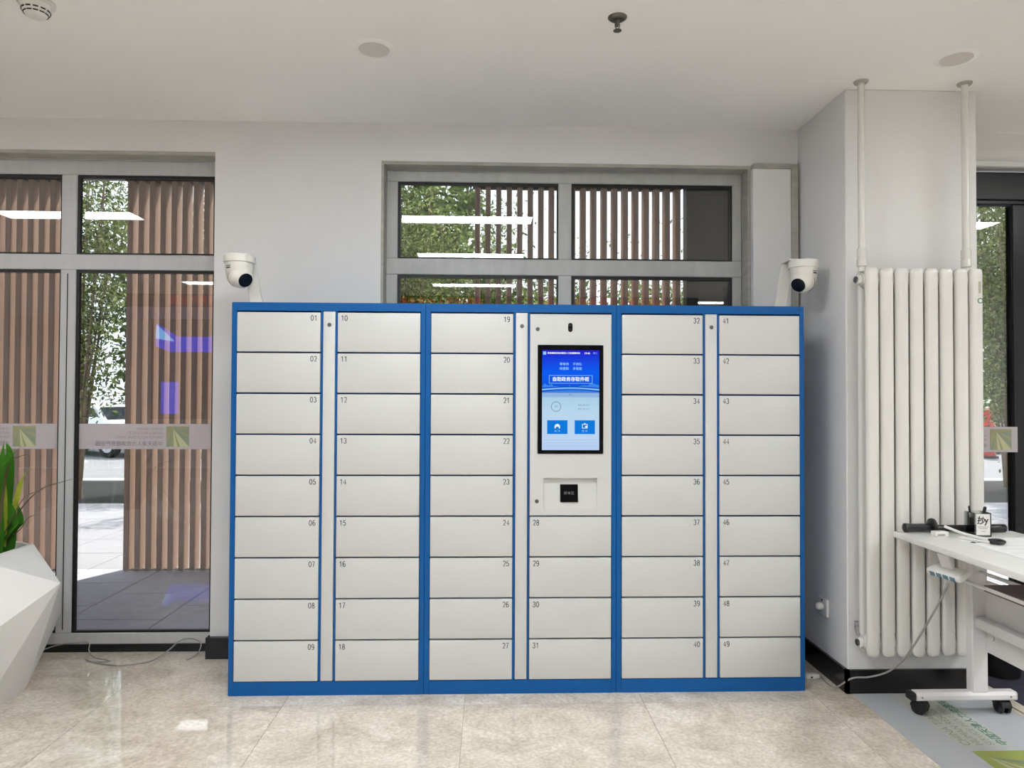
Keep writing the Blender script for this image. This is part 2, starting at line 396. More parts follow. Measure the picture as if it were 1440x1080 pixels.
obj('top_casing', box(BM(), RO[0]-.05, RO[1]+.05, 3.88, 3.899, 2.712, 2.742, .003), M_wall, d1)
fr = [('head_rail', (RO[0], RO[1], 2.53, 2.554)), ('stile', (3.015, 3.13, .02, 2.53)), ('stile', (RO[0], RO[0]+.06, .02, 2.53)), ('stile', (RO[1]-.06, RO[1], .02, 2.53)), ('bottom_rail', (RO[0]+.06, 3.015, .02, .10)), ('bottom_rail', (3.13, RO[1]-.06, .02, .10))]
glazing(d1, 'frame', fr, [(RO[0]+.06, 3.015, .10, 2.53), (3.13, RO[1]-.06, .10, 2.53)], M_blackframe, gask=.008)
f = obj('frosted_band', box(BM(), RO[0]+.07, 3.03, 3.995, 3.998, 1.10, 1.245), M_frost, d1)
logo(f, 2.868, 2.993, 3.994, 1.113, 1.232)
for k, s in enumerate(EN): inst('lettering', textmesh(s, .021, M_txtf, 'LEFT'), f, (2.85, 3.9938, 1.217-.0235*k), (PI/2, 0, PI))
inst('lettering', textmesh(CN, .0285, M_txtf2, 'LEFT'), f, (2.85, 3.9938, 1.134), (PI/2, 0, PI))

# ------------------------------------------------------------------ outdoors: porch, screens, paving
struct('porch_roof', box(BM(), X0, X1, YB, 5.99, 3.19, 3.30), mat('porch_soffit', C(140, 138, 136), .8), 'flat grey porch roof above the slat screens', 'roof')
pv = struct('pavement', box(BM(), -9, 10, YB, 9.5, -.10, -.032), M_joint, 'paved ground outside the glazing', 'pavement')
S = .60
slabw_me = mesh(box(BM(), .004, S-.004, .004, S-.004, -.04, 0, .003), 'paving_slab', M_slabw)
cut_me = {}
for i in range(-15, 9):
    cuts = [4.105, 4.60, 5.20, 5.80, 5.94] if i % 2 else [4.105, 4.30, 4.90, 5.50, 5.94]
    for ya, yb in zip(cuts, cuts[1:]):
        L_ = round(yb-ya, 3)
        if L_ not in cut_me: cut_me[L_] = mesh(box(BM(), .004, S-.004, .004, L_-.004, -.04, 0, .003), 'paving_slab', M_slab)
        inst('paving_slab', cut_me[L_], pv, (.33+i*S, ya, -.012))
for i in range(-15, 16):
    if -3 < i < 6: continue
    for j in range(6):
        inst('paving_slab', slabw_me, pv, (.33+i*S, 5.94+j*S+.001, -.014))
struct('planting_bed', box(BM(), -24, 26, 9.56, 12.2, -.35, -.045), M_soilbed, 'dark soil bed under the shrubs', 'bed')
struct('kerb', box(BM(), -24, 26, 12.2, 12.5, -.40, -.02, .01), M_kerb, 'pale kerb stone line beyond the shrub bed', 'kerb')
struct('road', box(BM(), -60, 60, 12.5, 90, -.45, -.30), M_road, 'sunlit road beyond the kerb', 'road')
struct('ground', box(BM(), -60, 60, YB+.02, 12.45, -.6, -.36), M_road, 'ground under the paved forecourt', 'ground')

FW, FD, FP = .042, .110, .0880
fin_me = mesh(box(BM(), 0, FW, 5.86, 5.86+FD, -.005, 3.16, .002), 'fin', M_fin)
M_hdr = mat('screen_header', C(92, 80, 72), .7)
def screen(x0, n, label, k):
    t = thing('slat_screen', label, 'slat screen', (x0, 0, 0))
    L = n*FP-FP+FW
    obj('header_beam', box(BM(), -.02, L+.02, 5.855, 5.99, 3.155, 3.189), M_hdr, t)
    for i in range(n): inst('fin', fin_me, t, (i*FP, 0, 0))
    obj('base_rail', box(BM(), 0, L, 5.885, 5.945, -.0115, -.006), M_hdr, t)
screen(-3.445-FW-17*FP, 18, 'brown vertical slat screen outside the glazing, behind the planter', 0)
screen(-2.955, 24, 'brown vertical slat screen outside the tall glazing beside the lockers', 1)
screen(-.129, 20, 'brown vertical slat screen outside the window above the lockers', 2)
t = thing('cladding_wall', 'dark grey metal clad wall outside beside the slat screen', 'wall panel', (1.62, 5.80, 0))
for i in range(4): obj('cladding_panel', box(BM(), i*.42, i*.42+.415, 0, .12, -.012, 3.18, .004), mat('dark_cladding', C(58, 58, 58), .45, noise=.05) if i == 0 else bpy.data.materials['dark_cladding'], t)

# ------------------------------------------------------------------ shrubs and trees
def foliage(name, pts, size, m, parent):
    n = len(pts); P = np.asarray(pts)
    a = rng.normal(size=(n, 3)); a /= np.linalg.norm(a, axis=1)[:, None]
    b = rng.normal(size=(n, 3)); b -= a*(a*b).sum(1)[:, None]; b /= np.linalg.norm(b, axis=1)[:, None]
    s = size*(.6+.8*rng.random((n, 1)))
    V = np.stack([P-a*s, P+b*s*.42, P+a*s, P-b*s*.42], 1).reshape(-1, 3)
    me = bpy.data.meshes.new(name); me.from_pydata(V.tolist(), [], np.arange(4*n).reshape(n, 4).tolist()); me.materials.append(m)
    o = inst(name, me, parent); o['kind'] = 'stuff'; return o
def shrub(x, y, h, spread, nst, nleaf, label, group, leafm=M_leaf, size=.034, low=.28, name='multi_stem_shrub', z=-.045, trunk=.022, xm=1.2, ym=.75):
    t = thing(name, label, 'shrub', (x, y, z), 0, group)
    pts = []
    kx, ky = min(1, xm/(1.6*spread)), min(1, ym/(1.6*spread))
    for k in range(nst):
        an = 2*PI*k/nst+random.uniform(-.4, .4); sp = spread*random.uniform(.35, 1)
        hh = h*random.uniform(.75, 1)
        q = [Vector((.06*math.cos(an), .06*math.sin(an), -.05))]
        for u in (.2, .45, .7, 1): q.append(Vector((sp*u**1.3*math.cos(an)+random.uniform(-.06, .06), sp*u**1.3*math.sin(an)+random.uniform(-.06, .06), hh*u)))
        q = [Vector((v.x*kx, v.y*ky, v.z)) for v in q]
        P = smooth_pts(q, 4)
        obj('stem', tube(BM(), P, [trunk*(1-.75*i/(len(P)-1)) for i in range(len(P))], 6), M_bark, t, 60)
        A = np.array([list(v) for v in P]); m = nleaf//nst
        u = low+(1-low)*rng.random(m)**.85; idx = u*(len(A)-1); i0 = np.minimum(idx.astype(int), len(A)-2); fr_ = (idx-i0)[:, None]
        base = A[i0]*(1-fr_)+A[i0+1]*fr_
        nc = 26; cen = base[rng.integers(0, m, nc)]+rng.normal(size=(nc, 3))*spread*(.26*kx, .26*ky, .26)
        w_ = rng.integers(0, nc, m)
        pts.append(np.where(rng.random((m, 1)) < .7, cen[w_]+rng.normal(size=(m, 3))*spread*(.16*kx, .16*ky, .16), base+rng.normal(size=(m, 3))*spread*(.2*kx, .2*ky, .2)))
    pts = np.concatenate(pts); mid = 0
    e_ = np.sqrt((pts[:, 0]/(xm-1.5*size))**2+(pts[:, 1]/(ym-1.5*size))**2)     # keep the crown inside its own oval
    f_ = np.where(e_ > 1, rng.random(len(e_))**.4/np.maximum(e_, 1), 1)
    pts[:, 0] *= f_; pts[:, 1] *= f_
    pts = pts[pts[:, 2] > .15]
    foliage('foliage', pts, size, leafm, t)
LB = 'tall green multi-stemmed shrub growing in the soil bed outside'; GB = 'shrubs in the bed outside'
LBX = {-5.75: 'green shrub with bare leaning stems in the gap between the slat screens', 7.6: 'green shrub behind the glass door next to the red bollard', -1.35: 'green shrub outside the upper window beside the slat screen'}
BED = [(-8.6, 5.6, 1.5, 4200), (-7.2, 5.6, 1.5, 4200), (-5.75, 5.4, 1.35, 5200), (-4.3, 5.4, 1.5, 4200), (-2.7, 4.8, 1.4, 3600), (-1.35, 5.2, 1.25, 6500), (-.2, 4.3, 1.1, 5200),
       (1.2, 3.7, 1.0, 3000), (2.5, 3.4, 1.0, 3000), (3.9, 4.4, 1.2, 3000), (5.2, 5.0, 1.4, 3400), (8.6, 5.6, 1.5, 5200), (7.6, 5.4, 1.35, 5200)]
for i, (x, h, sp, n) in enumerate(BED):           # two staggered rows
    near = min(abs(x-b[0]) for j, b in enumerate(BED) if j != i and j % 2 == i % 2)
    shrub(x, 10.15 if i % 2 == 0 else 11.55, h, sp, 13 if i == 2 else 8, int(n*2.4), LBX.get(x, LB), None if x in LBX else GB, low=.40 if i in (2, 12) else .25, xm=near/2-.03, ym=.66)
LT = 'leafy green tree standing across the road'; GT = 'trees across the road'
ROAD = [(-19, 8.5, 3.2, 3600), (-14.5, 9.4, 3.2, 3600), (-10.5, 8, 3.0, 3600), (-6.5, 9.4, 2.8, 4200), (-2.4, 10.2, 2.8, 8000), (.6, 7.4, 2.2, 4500), (3.6, 5.6, 2.2, 3000), (7, 7.0, 2.4, 3000), (11, 8, 3, 3600), (15, 9.4, 3.2, 3600), (19.5, 8.5, 3.2, 3600)]
for i, (x, h, sp, n) in enumerate(ROAD):
    near = min(abs(x-b[0]) for j, b in enumerate(ROAD) if j != i and j % 2 == i % 2)
    shrub(x, 26.0 if i % 2 == 0 else 31.0, h, sp, 6, n, LT, GT, M_leaf2, .19, .12, 'street_tree', -.30, .09, xm=min(near/2-.05, 3.6), ym=2.35)

# ------------------------------------------------------------------ cars and small things outside
def car(loc, rotz, paint, label):
    t = thing('parked_car', label, 'car', loc, rotz)
    L, W, = 4.5, 1.76
    prof = [(-2.22, .28), (-2.25, .62), (-2.12, .86), (-1.75, .93), (-1.1, 1.36), (-.6, 1.46), (.35, 1.46), (.75, 1.38), (1.25, .98), (2.0, .86), (2.24, .66), (2.25, .30)]
    lower = [(-2.22, .28), (-2.25, .62), (-2.12, .86), (-1.75, .93), (1.25, .98), (2.0, .86), (2.24, .66), (2.25, .30)]
    bm = prism(BM(), lower, 'y', -W/2, W/2); bmesh.ops.bevel(bm, geom=bm.edges[:], offset=.06, segments=2, affect='EDGES')
    obj('body', bm, paint, t, 40)
    roof = [(-1.72, .92), (-1.1, 1.36), (-.6, 1.46), (.35, 1.46), (.75, 1.38), (1.28, .96)]
    bm = BM(); A = []
    for s in (-1, 1): A.append([bm.verts.new((x, s*(W/2-.06-.22*(z-.92)/.54), z)) for x, z in roof])
    for i in range(5): bm.faces.new((A[0][i], A[0][i+1], A[1][i+1], A[1][i]))
    bm.faces.new(A[0][::-1]); bm.faces.new(A[1])
    bmesh.ops.bevel(bm, geom=[e for e in bm.edges], offset=.03, segments=2, affect='EDGES')
    c = obj('cabin', bm, paint, t, 40)
    def quad(n, pts):
        bm = BM(); a = [bm.verts.new(p) for p in pts]; bm.faces.new(a)
        r = bmesh.ops.extrude_face_region(bm, geom=bm.faces[:]); bmesh.ops.translate(bm, vec=(0, 0, .006), verts=[v for v in r['geom'] if isinstance(v, bmesh.types.BMVert)])
        obj(n, bm, M_carg, c)
    quad('windscreen', [(1.20, -.70, 1.03), (1.20, .70, 1.03), (.80, .60, 1.37), (.80, -.60, 1.37)])
    quad('rear_window', [(-1.62, .70, 1.00), (-1.62, -.70, 1.00), (-1.16, -.60, 1.345), (-1.16, .60, 1.345)])
    for s in (-1, 1):
        for a, b in ((-1.25, -.32), (-.24, .85)):
            bm = BM(); pts = [(a, .97), (b+(.22 if b > 0 else 0), .97), (b-.18 if b > 0 else b, 1.36), (a+.28 if a < -1 else a, 1.36)]
            prism(bm, pts, 'y', 0, .012)
            o = obj('side_window', bm, M_carg, c, loc=(0, s*(W/2-.135), 0)); o.rotation_euler = (s*.0, 0, 0)
        for x in (-1.38, 1.40):
            wh = obj('wheel', lathe(BM(), [(.20, -.1), (.31, -.1), (.325, -.05), (.325, .05), (.31, .1), (.20, .1)], 24, Matrix.Translation((x, s*(W/2-.09), .325)) @ Matrix.Rotation(PI/2, 4, 'X')), M_tyre, t, 40)
            obj('hub_cap', lathe(BM(), [(.19, -.108), (.06, -.115), (.06, .115), (.19, .108)], 20, Matrix.Translation((x, s*(W/2-.09), .325)) @ Matrix.Rotation(PI/2, 4, 'X')), M_cars, wh, 40)
        obj('headlamp', box(BM(), 2.05, 2.235, s*.62-.14, s*.62+.14, .66, .76, .02), M_white, t)
        obj('tail_lamp', box(BM(), -2.262, -2.1, s*.66-.14, s*.66+.14, .68, .82, .02), M_red, t)
car((-11.4, 21.0, -.30), -.35, M_carw, 'white parked car seen through the gap between slat screens')
car((14.2, 22.2, -.30), .1, M_carw, 'white parked car seen through the glass door')
car((-17.6, 21.6, -.30), -.3, M_cars, 'silver car parked beyond the planter side glazing')
t = thing('lamp_post', 'white square lamp post standing beside the road outside', 'post', (-10.3, 18.2, -.30))
obj('shaft', box(BM(), -.09, .09, -.09, .09, 0, 2.9, .01), M_white, t); obj('foot_plate', box(BM(), -.16, .16, -.16, .16, 0, .05), M_white, t); obj('lamp_head', box(BM(), -.14, .14, -.14, .14, 2.9, 3.25, .02), M_white, t)
t = thing('barrier_bollard', 'red waisted plastic bollard standing outside the glass door', 'bollard', (14.3, 20.0, -.30))
obj('shell', lathe(BM(), [(.15, 0), (.19, .05), (.17, .45), (.2, .72), (.17, .95), (.1, 1.12), (.15, 1.34), (.16, 1.40), (.12, 1.42)], 20), M_red, t, 50)
obj('foot', lathe(BM(), [(.26, 0), (.26, .05), (.2, .08)], 20), M_rub, t, 40)

# ------------------------------------------------------------------ lockers
LX, LY, UW, LH, LD = -1.2201, 3.3946, .91385, 1.85, .455
DZ0, DP = .068, .1936          # bottom of the lowest door, row pitch
c1, st, c2 = (.0265, .4165), (.4300, .4860), (.4985, .8880)
def mkdoor(wd, h):
    bm = BM(); box(bm, 0, wd, -.004, .016, 0, h, .0022, 2); return mesh(bm, 'door', M_door, 30)
DH = DP-.0075
door_me = mkdoor(c1[1]-c1[0], DH)
def carcass(t):
    bm = BM()
    box(bm, 0, UW-.001, .03, LD, 0.0, LH)                          # body
    box(bm, 0, .024, 0, .03, 0, LH, .0015); box(bm, .8905, UW-.001, 0, .03, 0, LH, .0015)
    box(bm, .024, .8905, 0, .03, 0, .0645); box(bm, .024, .8905, 0, .03, LH-.039, LH)
    box(bm, c1[1]+.002, st[0]-.002, .001, .03, .0645, LH-.039); box(bm, st[1]+.002, c2[0]-.002, .001, .03, .0645, LH-.039)
    obj('carcass', bm, M_blue, t)
    bm = BM(); box(bm, .0245, c1[1]+.002, .0265, .0295, .065, LH-.0395); box(bm, st[0]-.002, st[1]+.002, .0265, .0295, .065, LH-.0395); box(bm, c2[0]-.002, .8900, .0265, .0295, .065, LH-.0395)
    obj('door_backing', bm, M_blue, t)
    s = obj('lock_strip', box(BM(), st[0], st[1], -.003, .016, DZ0, LH-.0415, .002, 2), M_door, t, 30)
    lock(s, .459, LH-.105)
def lock(parent, x, z):
    L = obj('lock', lathe(BM(), [(.0095, 0), (.0095, .003), (.0075, .005), (.0055, .005), (.005, .002)], 20, Matrix.Translation((x, -.003, z)) @ Matrix.Rotation(PI/2, 4, 'X')), M_chrome, parent, 40)
    return L
def door(t, col, row, num):
    x = c1[0] if col == 0 else c2[0]
    z = DZ0+(8-row)*DP
    d = inst('door', door_me, t, (x, 0, z))
    if col == 0: inst('door_number', digits(num, .0265, M_ink, 'RIGHT'), d, (c1[1]-c1[0]-.014, -.0045, DH-.026), FRONT)
    else: inst('door_number', digits(num, .0265, M_ink, 'LEFT'), d, (.014, -.0045, DH-.026), FRONT)
units = []
for k, (lab) in enumerate(('blue and white locker unit beside the tall glazing, doors 01 to 18', 'blue and white locker unit with touch screen and doors 19 to 31', 'blue and white locker unit next to the column, doors 32 to 49')):
    t = thing('locker_unit', lab, 'locker', (LX+k*UW, LY, 0)); units.append(t)
    carcass(t)
    if k == 0:
        for r in range(9): door(t, 0, r, '%02d' % (r+1)); door(t, 1, r, '%02d' % (r+10))
    if k == 2:
        for r in range(9): door(t, 0, r, '%02d' % (r+32)); door(t, 1, r, '%02d' % (r+41))
    if k == 1:
        for r in range(9): door(t, 0, r, '%02d' % (r+19))
        for r in range(5, 9): door(t, 1, r, '%02d' % (r+23))
t = units[1]
# control panel
zt = DZ0+8*DP+DH; zb = DZ0+4*DP; xa = c2[0]; wd = c1[1]-c1[0]
rx0, rx1, rz0, rz1 = xa+.064, xa+.322, zt-.930, zt-.783        # card reader recess
bm = BM()
box(bm, xa, rx0, -.004, .016, zb, zt); box(bm, rx1, xa+wd, -.004, .016, zb, zt); box(bm, rx0, rx1, -.004, .016, rz1, zt); box(bm, rx0, rx1, -.004, .016, zb, rz0)
bmesh.ops.remove_doubles(bm, verts=bm.verts[:], dist=1e-5)
cp = obj('control_panel', bm, M_door, t)
lock(cp, xa+.036, zt-.072); lock(cp, xa+.034, zt-.893)
bm = BM(); prism(bm, [(.018, rz1), (.0185, rz0), (-.0035, rz0), (.0125, rz1-.028), (.0125, rz1)], 'x', rx0, rx1)
obj('reader_recess', bm, M_door, cp)
bm = BM(); prism(bm, [(-.0015, rz0+.033), (-.0045, rz0+.033), (.0075, rz0+.116), (.0105, rz0+.116)], 'x', xa+.146, xa+.231)
rd = obj('card_reader', bm, M_bezel, cp)
ang = math.atan2(.012, .083)
o = inst('lettering', textmesh('刷卡区', .017, mat('reader_print', C(120, 120, 120), .6), 'CENTER'), rd, (xa+.1885, .0008, rz0+.074), (PI/2-ang, 0, 0))
bm = BM()
for s in (0, 1):
    pass
pts = []
for i in range(25):
    a = PI*i/24; pts.append((xa+.192+.0105*math.cos(a), zt-.052+.0105*math.sin(a)))
for i in range(25):
    a = PI+PI*i/24; pts.append((xa+.192+.0105*math.cos(a), zt-.074+.0105*math.sin(a)))
cw = obj('face_camera', prism(BM(), pts, 'y', -.0062, .0), M_bezel, cp)
for dz in (-.054, -.072): obj('camera_lens', lathe(BM(), [(.006, 0), (.006, .0012), (.003, .0016)], 16, Matrix.Translation((xa+.192, -.0062, zt+dz)) @ Matrix.Rotation(PI/2, 4, 'X')), M_lens, cw, 40)
sx0, sx1, sz0, sz1 = xa+.036, xa+.351, zt-.667, zt-.147
sc_ = obj('screen_bezel', box(BM(), sx0, sx1, -.009, -.002, sz0, sz1, .002), M_bezel, t)
dx0, dx1, dz0, dz1 = sx0+.021, sx1-.020, sz0+.018, sz1-.025
dw, dh = dx1-dx0, dz1-dz0
def display_mat():
    m = bpy.data.materials.new('lit_display'); m.use_nodes = True; nt = m.node_tree; nt.nodes.clear()
    tc = nt.nodes.new('ShaderNodeTexCoord'); sp = nt.nodes.new('ShaderNodeSeparateXYZ'); nt.links.new(tc.outputs['Generated'], sp.inputs[0])
    r = nt.nodes.new('ShaderNodeValToRGB'); e = r.color_ramp.elements
    e[0].position = 0; e[0].color = C(190, 214, 250); e[1].position = 1; e[1].color = C(40, 30, 200)
    for p, c in ((.10, C(196, 220, 250)), (.40, C(190, 222, 244)), (.525, C(176, 214, 240)), (.53, C(150, 196, 236)), (.571, C(170, 205, 240)), (.574, C(18, 70, 200)), (.62, C(20, 90, 226)), (.78, C(16, 96, 250)), (.93, C(30, 60, 226))):
        k = e.new(p); k.color = c
    nt.links.new(sp.outputs[2], r.inputs[0])
    em = nt.nodes.new('ShaderNodeEmission'); em.inputs[1].default_value = .92; nt.links.new(r.outputs[0], em.inputs[0])
    o = nt.nodes.new('ShaderNodeOutputMaterial'); nt.links.new(em.outputs[0], o.inputs[0]); return m
E_w = emat('screen_white', (.9, .95, 1, 1), 1.0); E_pale = emat('screen_pale_blue', C(150, 205, 255), .95); E_btn = emat('screen_button', C(18, 124, 224), .95)
E_grey = emat('screen_grey', C(110, 140, 160), .9); E_city = emat('screen_city', C(60, 140, 240), .9); E_deep = emat('screen_deep_blue', C(20, 60, 190), .9); E_strip = emat('screen_strip', C(150, 185, 228), .95)
disp = obj('display', box(BM(), dx0, dx1, -.0098, -.0088, dz0, dz1), display_mat(), sc_)
yy = -.0101
def flat(n, u0, u1, v0, v1, m, y=yy): return obj(n, box(BM(), dx0+u0*dw, dx0+u1*dw, y, y+.0002, dz0+v0*dh, dz0+v1*dh), m, sc_)
def txt(s, u, v, size, m, al='CENTER', y=yy-.0003, bold=0.0): return inst('lettering', textmesh(s, size, m, al, 1.0, bold), sc_, (dx0+u*dw, y, dz0+v*dh), FRONT)
flat('screen_icon', .015, .07, .953, .985, E_pale)
txt('滨海高新区政务服务人力资源服务站', .09, .969, .0098, E_w, 'LEFT', bold=.0003); txt('15:46', .735, .969, .0125, E_w, 'LEFT', bold=.0003); txt('周三', .89, .969, .0105, E_pale, 'LEFT')
txt('零等待', .385, .858, .0150, E_pale, bold=.0002); txt('不排队', .615, .858, .0150, E_pale, bold=.0002); txt('快捷取', .385, .813, .0150, E_pale, bold=.0002); txt('多智能', .615, .813, .0150, E_pale, bold=.0002)
txt('自助政务存取件柜', .50, .706, .0222, E_w, bold=.0006)
for a in ((.12, .88, .744, .748), (.12, .88, .666, .670), (.12, .128, .666, .748), (.872, .88, .666, .748)): flat('title_border', *a, E_pale)
bm = BM(); pts = [(0, .575), (0, .64), (.05, .665), (.10, .645), (.16, .66), (.20, .64), (.30, .635), (.42, .63), (.47, .632), (.48, .66), (.49, .632), (.60, .63), (.72, .65), (.80, .645), (.86, .672), (.93, .66), (1, .65), (1, .575)]
prism(bm, [(dx0+u*dw, dz0+v*dh) for u, v in pts], 'y', yy+.0001, yy+.00025); obj('skyline', bm, E_city, sc_)
for k, (v, a) in enumerate(((.598, .012), (.612, .010), (.582, .010))):
    bm = BM(); up = [(dx0+u/12*dw, dz0+(v+a+.014*math.sin(u/12*PI))*dh) for u in range(13)]; dn = [(dx0+u/12*dw, dz0+(v+.018*math.sin(u/12*PI))*dh) for u in range(12, -1, -1)]
    prism(bm, up+dn, 'y', yy-.0001, yy+.00005); obj('skyline_road', bm, (E_pale, E_deep, E_deep)[k], sc_)
bm = BM()
ring = lathe(bm, [(.0215, 0), (.0240, 0), (.0240, .0003), (.0215, .0003), (.0215, 0)], 40, Matrix.Translation((dx0+.245*dw, yy, dz0+.434*dh)) @ Matrix.Rotation(PI/2, 4, 'X'), cap=False)
obj('gauge_ring', ring, E_grey, sc_); txt('19%', .245, .434, .011, E_grey)
txt('剩余大柜 20个', .73, .448, .0092, E_grey); txt('剩余小柜 26个', .73, .410, .0092, E_grey)
flat('status_strip', 0, 1, .532, .571, E_strip); txt('首页', .5, .551, .009, E_grey)
for u, s in ((.09, '存 件'), (.57, '取 件')):
    b = flat('screen_button', u, u+.355, .16, .298, E_btn)
    txt(s, u+.177, .188, .0125, E_pale)
bm = BM(); cx, cz = dx0+.267*dw, dz0+.217*dh
prism(bm, [(cx-.013, cz)]+[(cx+.013*math.cos(PI-PI*i/12), cz+.008+.013*math.sin(PI-PI*i/12)) for i in range(13)]+[(cx+.013, cz), (cx+.007, cz), (cx+.007, cz+.008), (cx-.007, cz+.008), (cx-.007, cz)], 'y', yy-.0004, yy-.0002); obj('store_icon', bm, E_w, sc_)
bm = BM(); cx = dx0+.747*dw
for q in ((-.013, .013, 0, .0025), (-.013, .013, .018, .0205), (-.013, -.0105, .0025, .018), (.0105, .013, .0025, .018), (-.003, .003, .0205, .025), (.002, .012, .004, .012)): box(bm, cx+q[0], cx+q[1], yy-.0004, yy-.0002, cz+q[2], cz+q[3])
obj('pickup_icon', bm, E_w, sc_)
for v in (.10, .07, .04): flat('screen_line', .03, .97, v, v+.003, E_strip)

# ------------------------------------------------------------------ security cameras on brackets over the lockers
def cctv(x, y, side, label):
    t = thing('security_camera', label, 'security camera', (x, y, LH))
    s = side       # +1: lens turned to +X
    off = (.062 if s > 0 else .090)*s; fx = sorted((off-.034*s, off+.06*s))
    obj('bracket_foot', box(BM(), fx[0], fx[1], .03, .16, 0, .008, .002), M_cctv, t)
    lean = -.045*s
    bm = BM(); a = [(off-.031, .008), (off+.031, .008), (off+.031+lean, .248), (off-.031+lean, .248)]
    prism(bm, a, 'y', .075, .098); bmesh.ops.bevel(bm, geom=bm.edges[:], offset=.003, segments=1, affect='EDGES')
    obj('bracket_post', bm, M_cctv, t)
    bm = BM(); box(bm, min(-.05, off+lean-.031), max(.05, off+lean+.031), -.01, .098, .2462, .256, .002); obj('bracket_arm', bm, M_cctv, t)
    obj('base_ring', lathe(BM(), [(.064, .205), (.0735, .209), (.0735, .240), (.070, .2455), (.03, .246)], 40), M_cctv, t, 50)
    prof = [(.066, .206), (.0655, .19), (.063, .165)]+[(.0605*math.cos(a), .150-.0605*math.sin(a)) for a in [i*PI/2/12 for i in range(1, 12)]]+[(.003, .0895)]
    b = obj('dome', lathe(BM(), prof, 40), M_cctv, t, 60)
    D = Vector((.66*s, -.58, -.48)).normalized()
    Mx, _ = along(Vector((0, 0, .150)), Vector((0, 0, .150))+D)
    e = obj('eyeball', lathe(BM(), [(.0575, .010), (.0575, .024), (.0535, .040), (.0445, .056), (.0375, .0665), (.0355, .0675)], 40, Mx), M_cctv, t, 50)
    obj('lens_window', lathe(BM(), [(.0352, .067), (.0350, .0690), (.018, .0710), (.004, .0715)], 32, Mx), M_lens, e, 60)
    obj('seam_ring', lathe(BM(), [(.0585, .0085), (.0612, .0090), (.0612, .0100), (.0585, .0105)], 40, Mx), M_gasket, e, 50)
    for k, (w_, h_) in enumerate(((.030, .0035), (.026, .006))):
        bm = BM(); n = 8; zc = .186-.0095*k; a0 = -PI/2-s*.52
        top = [];
        for i in range(n+1):
            a = a0+(i/n-.5)*w_/.066
            top.append((.0668*math.cos(a), .0668*math.sin(a)))
        for i in range(n):
            v = [bm.verts.new((*top[i], zc-h_/2)), bm.verts.new((*top[i+1], zc-h_/2)), bm.verts.new((*top[i+1], zc+h_/2)), bm.verts.new((*top[i], zc+h_/2))]; bm.faces.new(v)
        obj('printed_mark', bm, M_ink, b)
cctv(-1.232, 3.52, 1, 'white turret security camera on bracket above locker door 01')
cctv(1.575, 3.52, -1, 'white turret security camera on bracket beside the column, above door 41')

# ------------------------------------------------------------------ radiator
RX, RYF, RZ0, RZ1, RP = 1.738, 3.232, .215, 2.012, .0706
t = thing('column_radiator', 'tall white eight-section steel column radiator on the column', 'radiator', (RX, RYF, 0))
def section():
    bm = BM()
    for y in (.0, .066):
        # flattened oval tube with rounded ends
        ov = []
        for i in range(20):
            a = 2*PI*i/20; cx = math.copysign(abs(math.cos(a))**.55, math.cos(a))*.0300; cy = math.copysign(abs(math.sin(a))**.75, math.sin(a))*.0165
            ov.append((cx, cy))
        rings = []
        for z, k in ((RZ0+.0, .55), (RZ0+.006, .85), (RZ0+.02, .97), (RZ0+.04, 1), (RZ1-.045, 1), (RZ1-.02, 1.02), (RZ1-.006, .95), (RZ1, .75)):
            rings.append([bm.verts.new((.0352+x*k, y+.0165+yy_*k, z)) for x, yy_ in ov])
        for A, B in zip(rings, rings[1:]):
            for i in range(20):
                j = (i+1) % 20; bm.faces.new((A[i], A[j], B[j], B[i]))
        bm.faces.new(rings[0][::-1]); bm.faces.new(rings[-1])
    for z in (RZ0+.055, RZ1-.048): cyl(bm, (-.0001, .05, z), (.0705, .05, z), .030, seg=20)
    for z in (RZ0+.055, RZ1-.048): box(bm, .012, .058, .02, .08, z-.04, z+.035, .01)
    return mesh(bm, 'section', M_rad, 50)
sec = section()
for i in range(8): inst('section', sec, t, (i*RP, 0, 0))
for z in (RZ0+.055, RZ1-.048):
    p = obj('end_plug', lathe(BM(), [(.024, 0), (.024, .012), (.019, .016), (.010, .016)], 20, Matrix.Translation((-.001, .05, z)) @ Matrix.Rotation(-PI/2, 4, 'Y')), M_rad, t, 40)
    obj('air_valve', lathe(BM(), [(.015, .016), (.015, .024), (.008, .027)], 14, Matrix.Translation((-.001, .05, z)) @ Matrix.Rotation(-PI/2, 4, 'Y')), M_chrome, p, 40)
for i in (0, 7):
    x = i*RP+(.010 if i == 0 else .016)
    p = obj('riser_pipe', cyl(BM(), (x, .052, RZ1-.01), (x, .052, ZC), .0155, seg=18), M_rad, t, 40)
    obj('valve', lathe(BM(), [(.016, 0), (.022, .004), (.022, .035), (.018, .042), (.021, .05), (.021, .085), (.016, .09)], 12, Matrix.Translation((x, .052, RZ1+.012))), M_rad, p, 40)
    obj('ceiling_collar', lathe(BM(), [(.016, -.012), (.030, -.010), (.034, -.001), (.016, 0)], 14, Matrix.Translation((x, .052, ZC)), cap=False), M_beam, p, 40)
obj('corroded_elbow', tube(BM(), smooth_pts([(.004, .100, RZ0+.135), (.004, .098, RZ0+.10), (.012, .08, RZ0+.07)], 4), .012, 10), mat('corroded_pipe', C(150, 148, 150), .8, noise=.5, nscale=60), t, 50)
em = obj('maker_badge', lathe(BM(), [(.013, 0), (.013, .001)], 24, Matrix.Translation((7*RP+.047, -.0005, RZ1-.15)) @ Matrix.Rotation(PI/2, 4, 'X')), mat('badge_green', C(96, 128, 112), .5), t)
obj('badge_ring', lathe(BM(), [(.008, .001), (.0045, .0015)], 20, Matrix.Translation((7*RP+.047, -.0005, RZ1-.15)) @ Matrix.Rotation(PI/2, 4, 'X')), M_white, em)
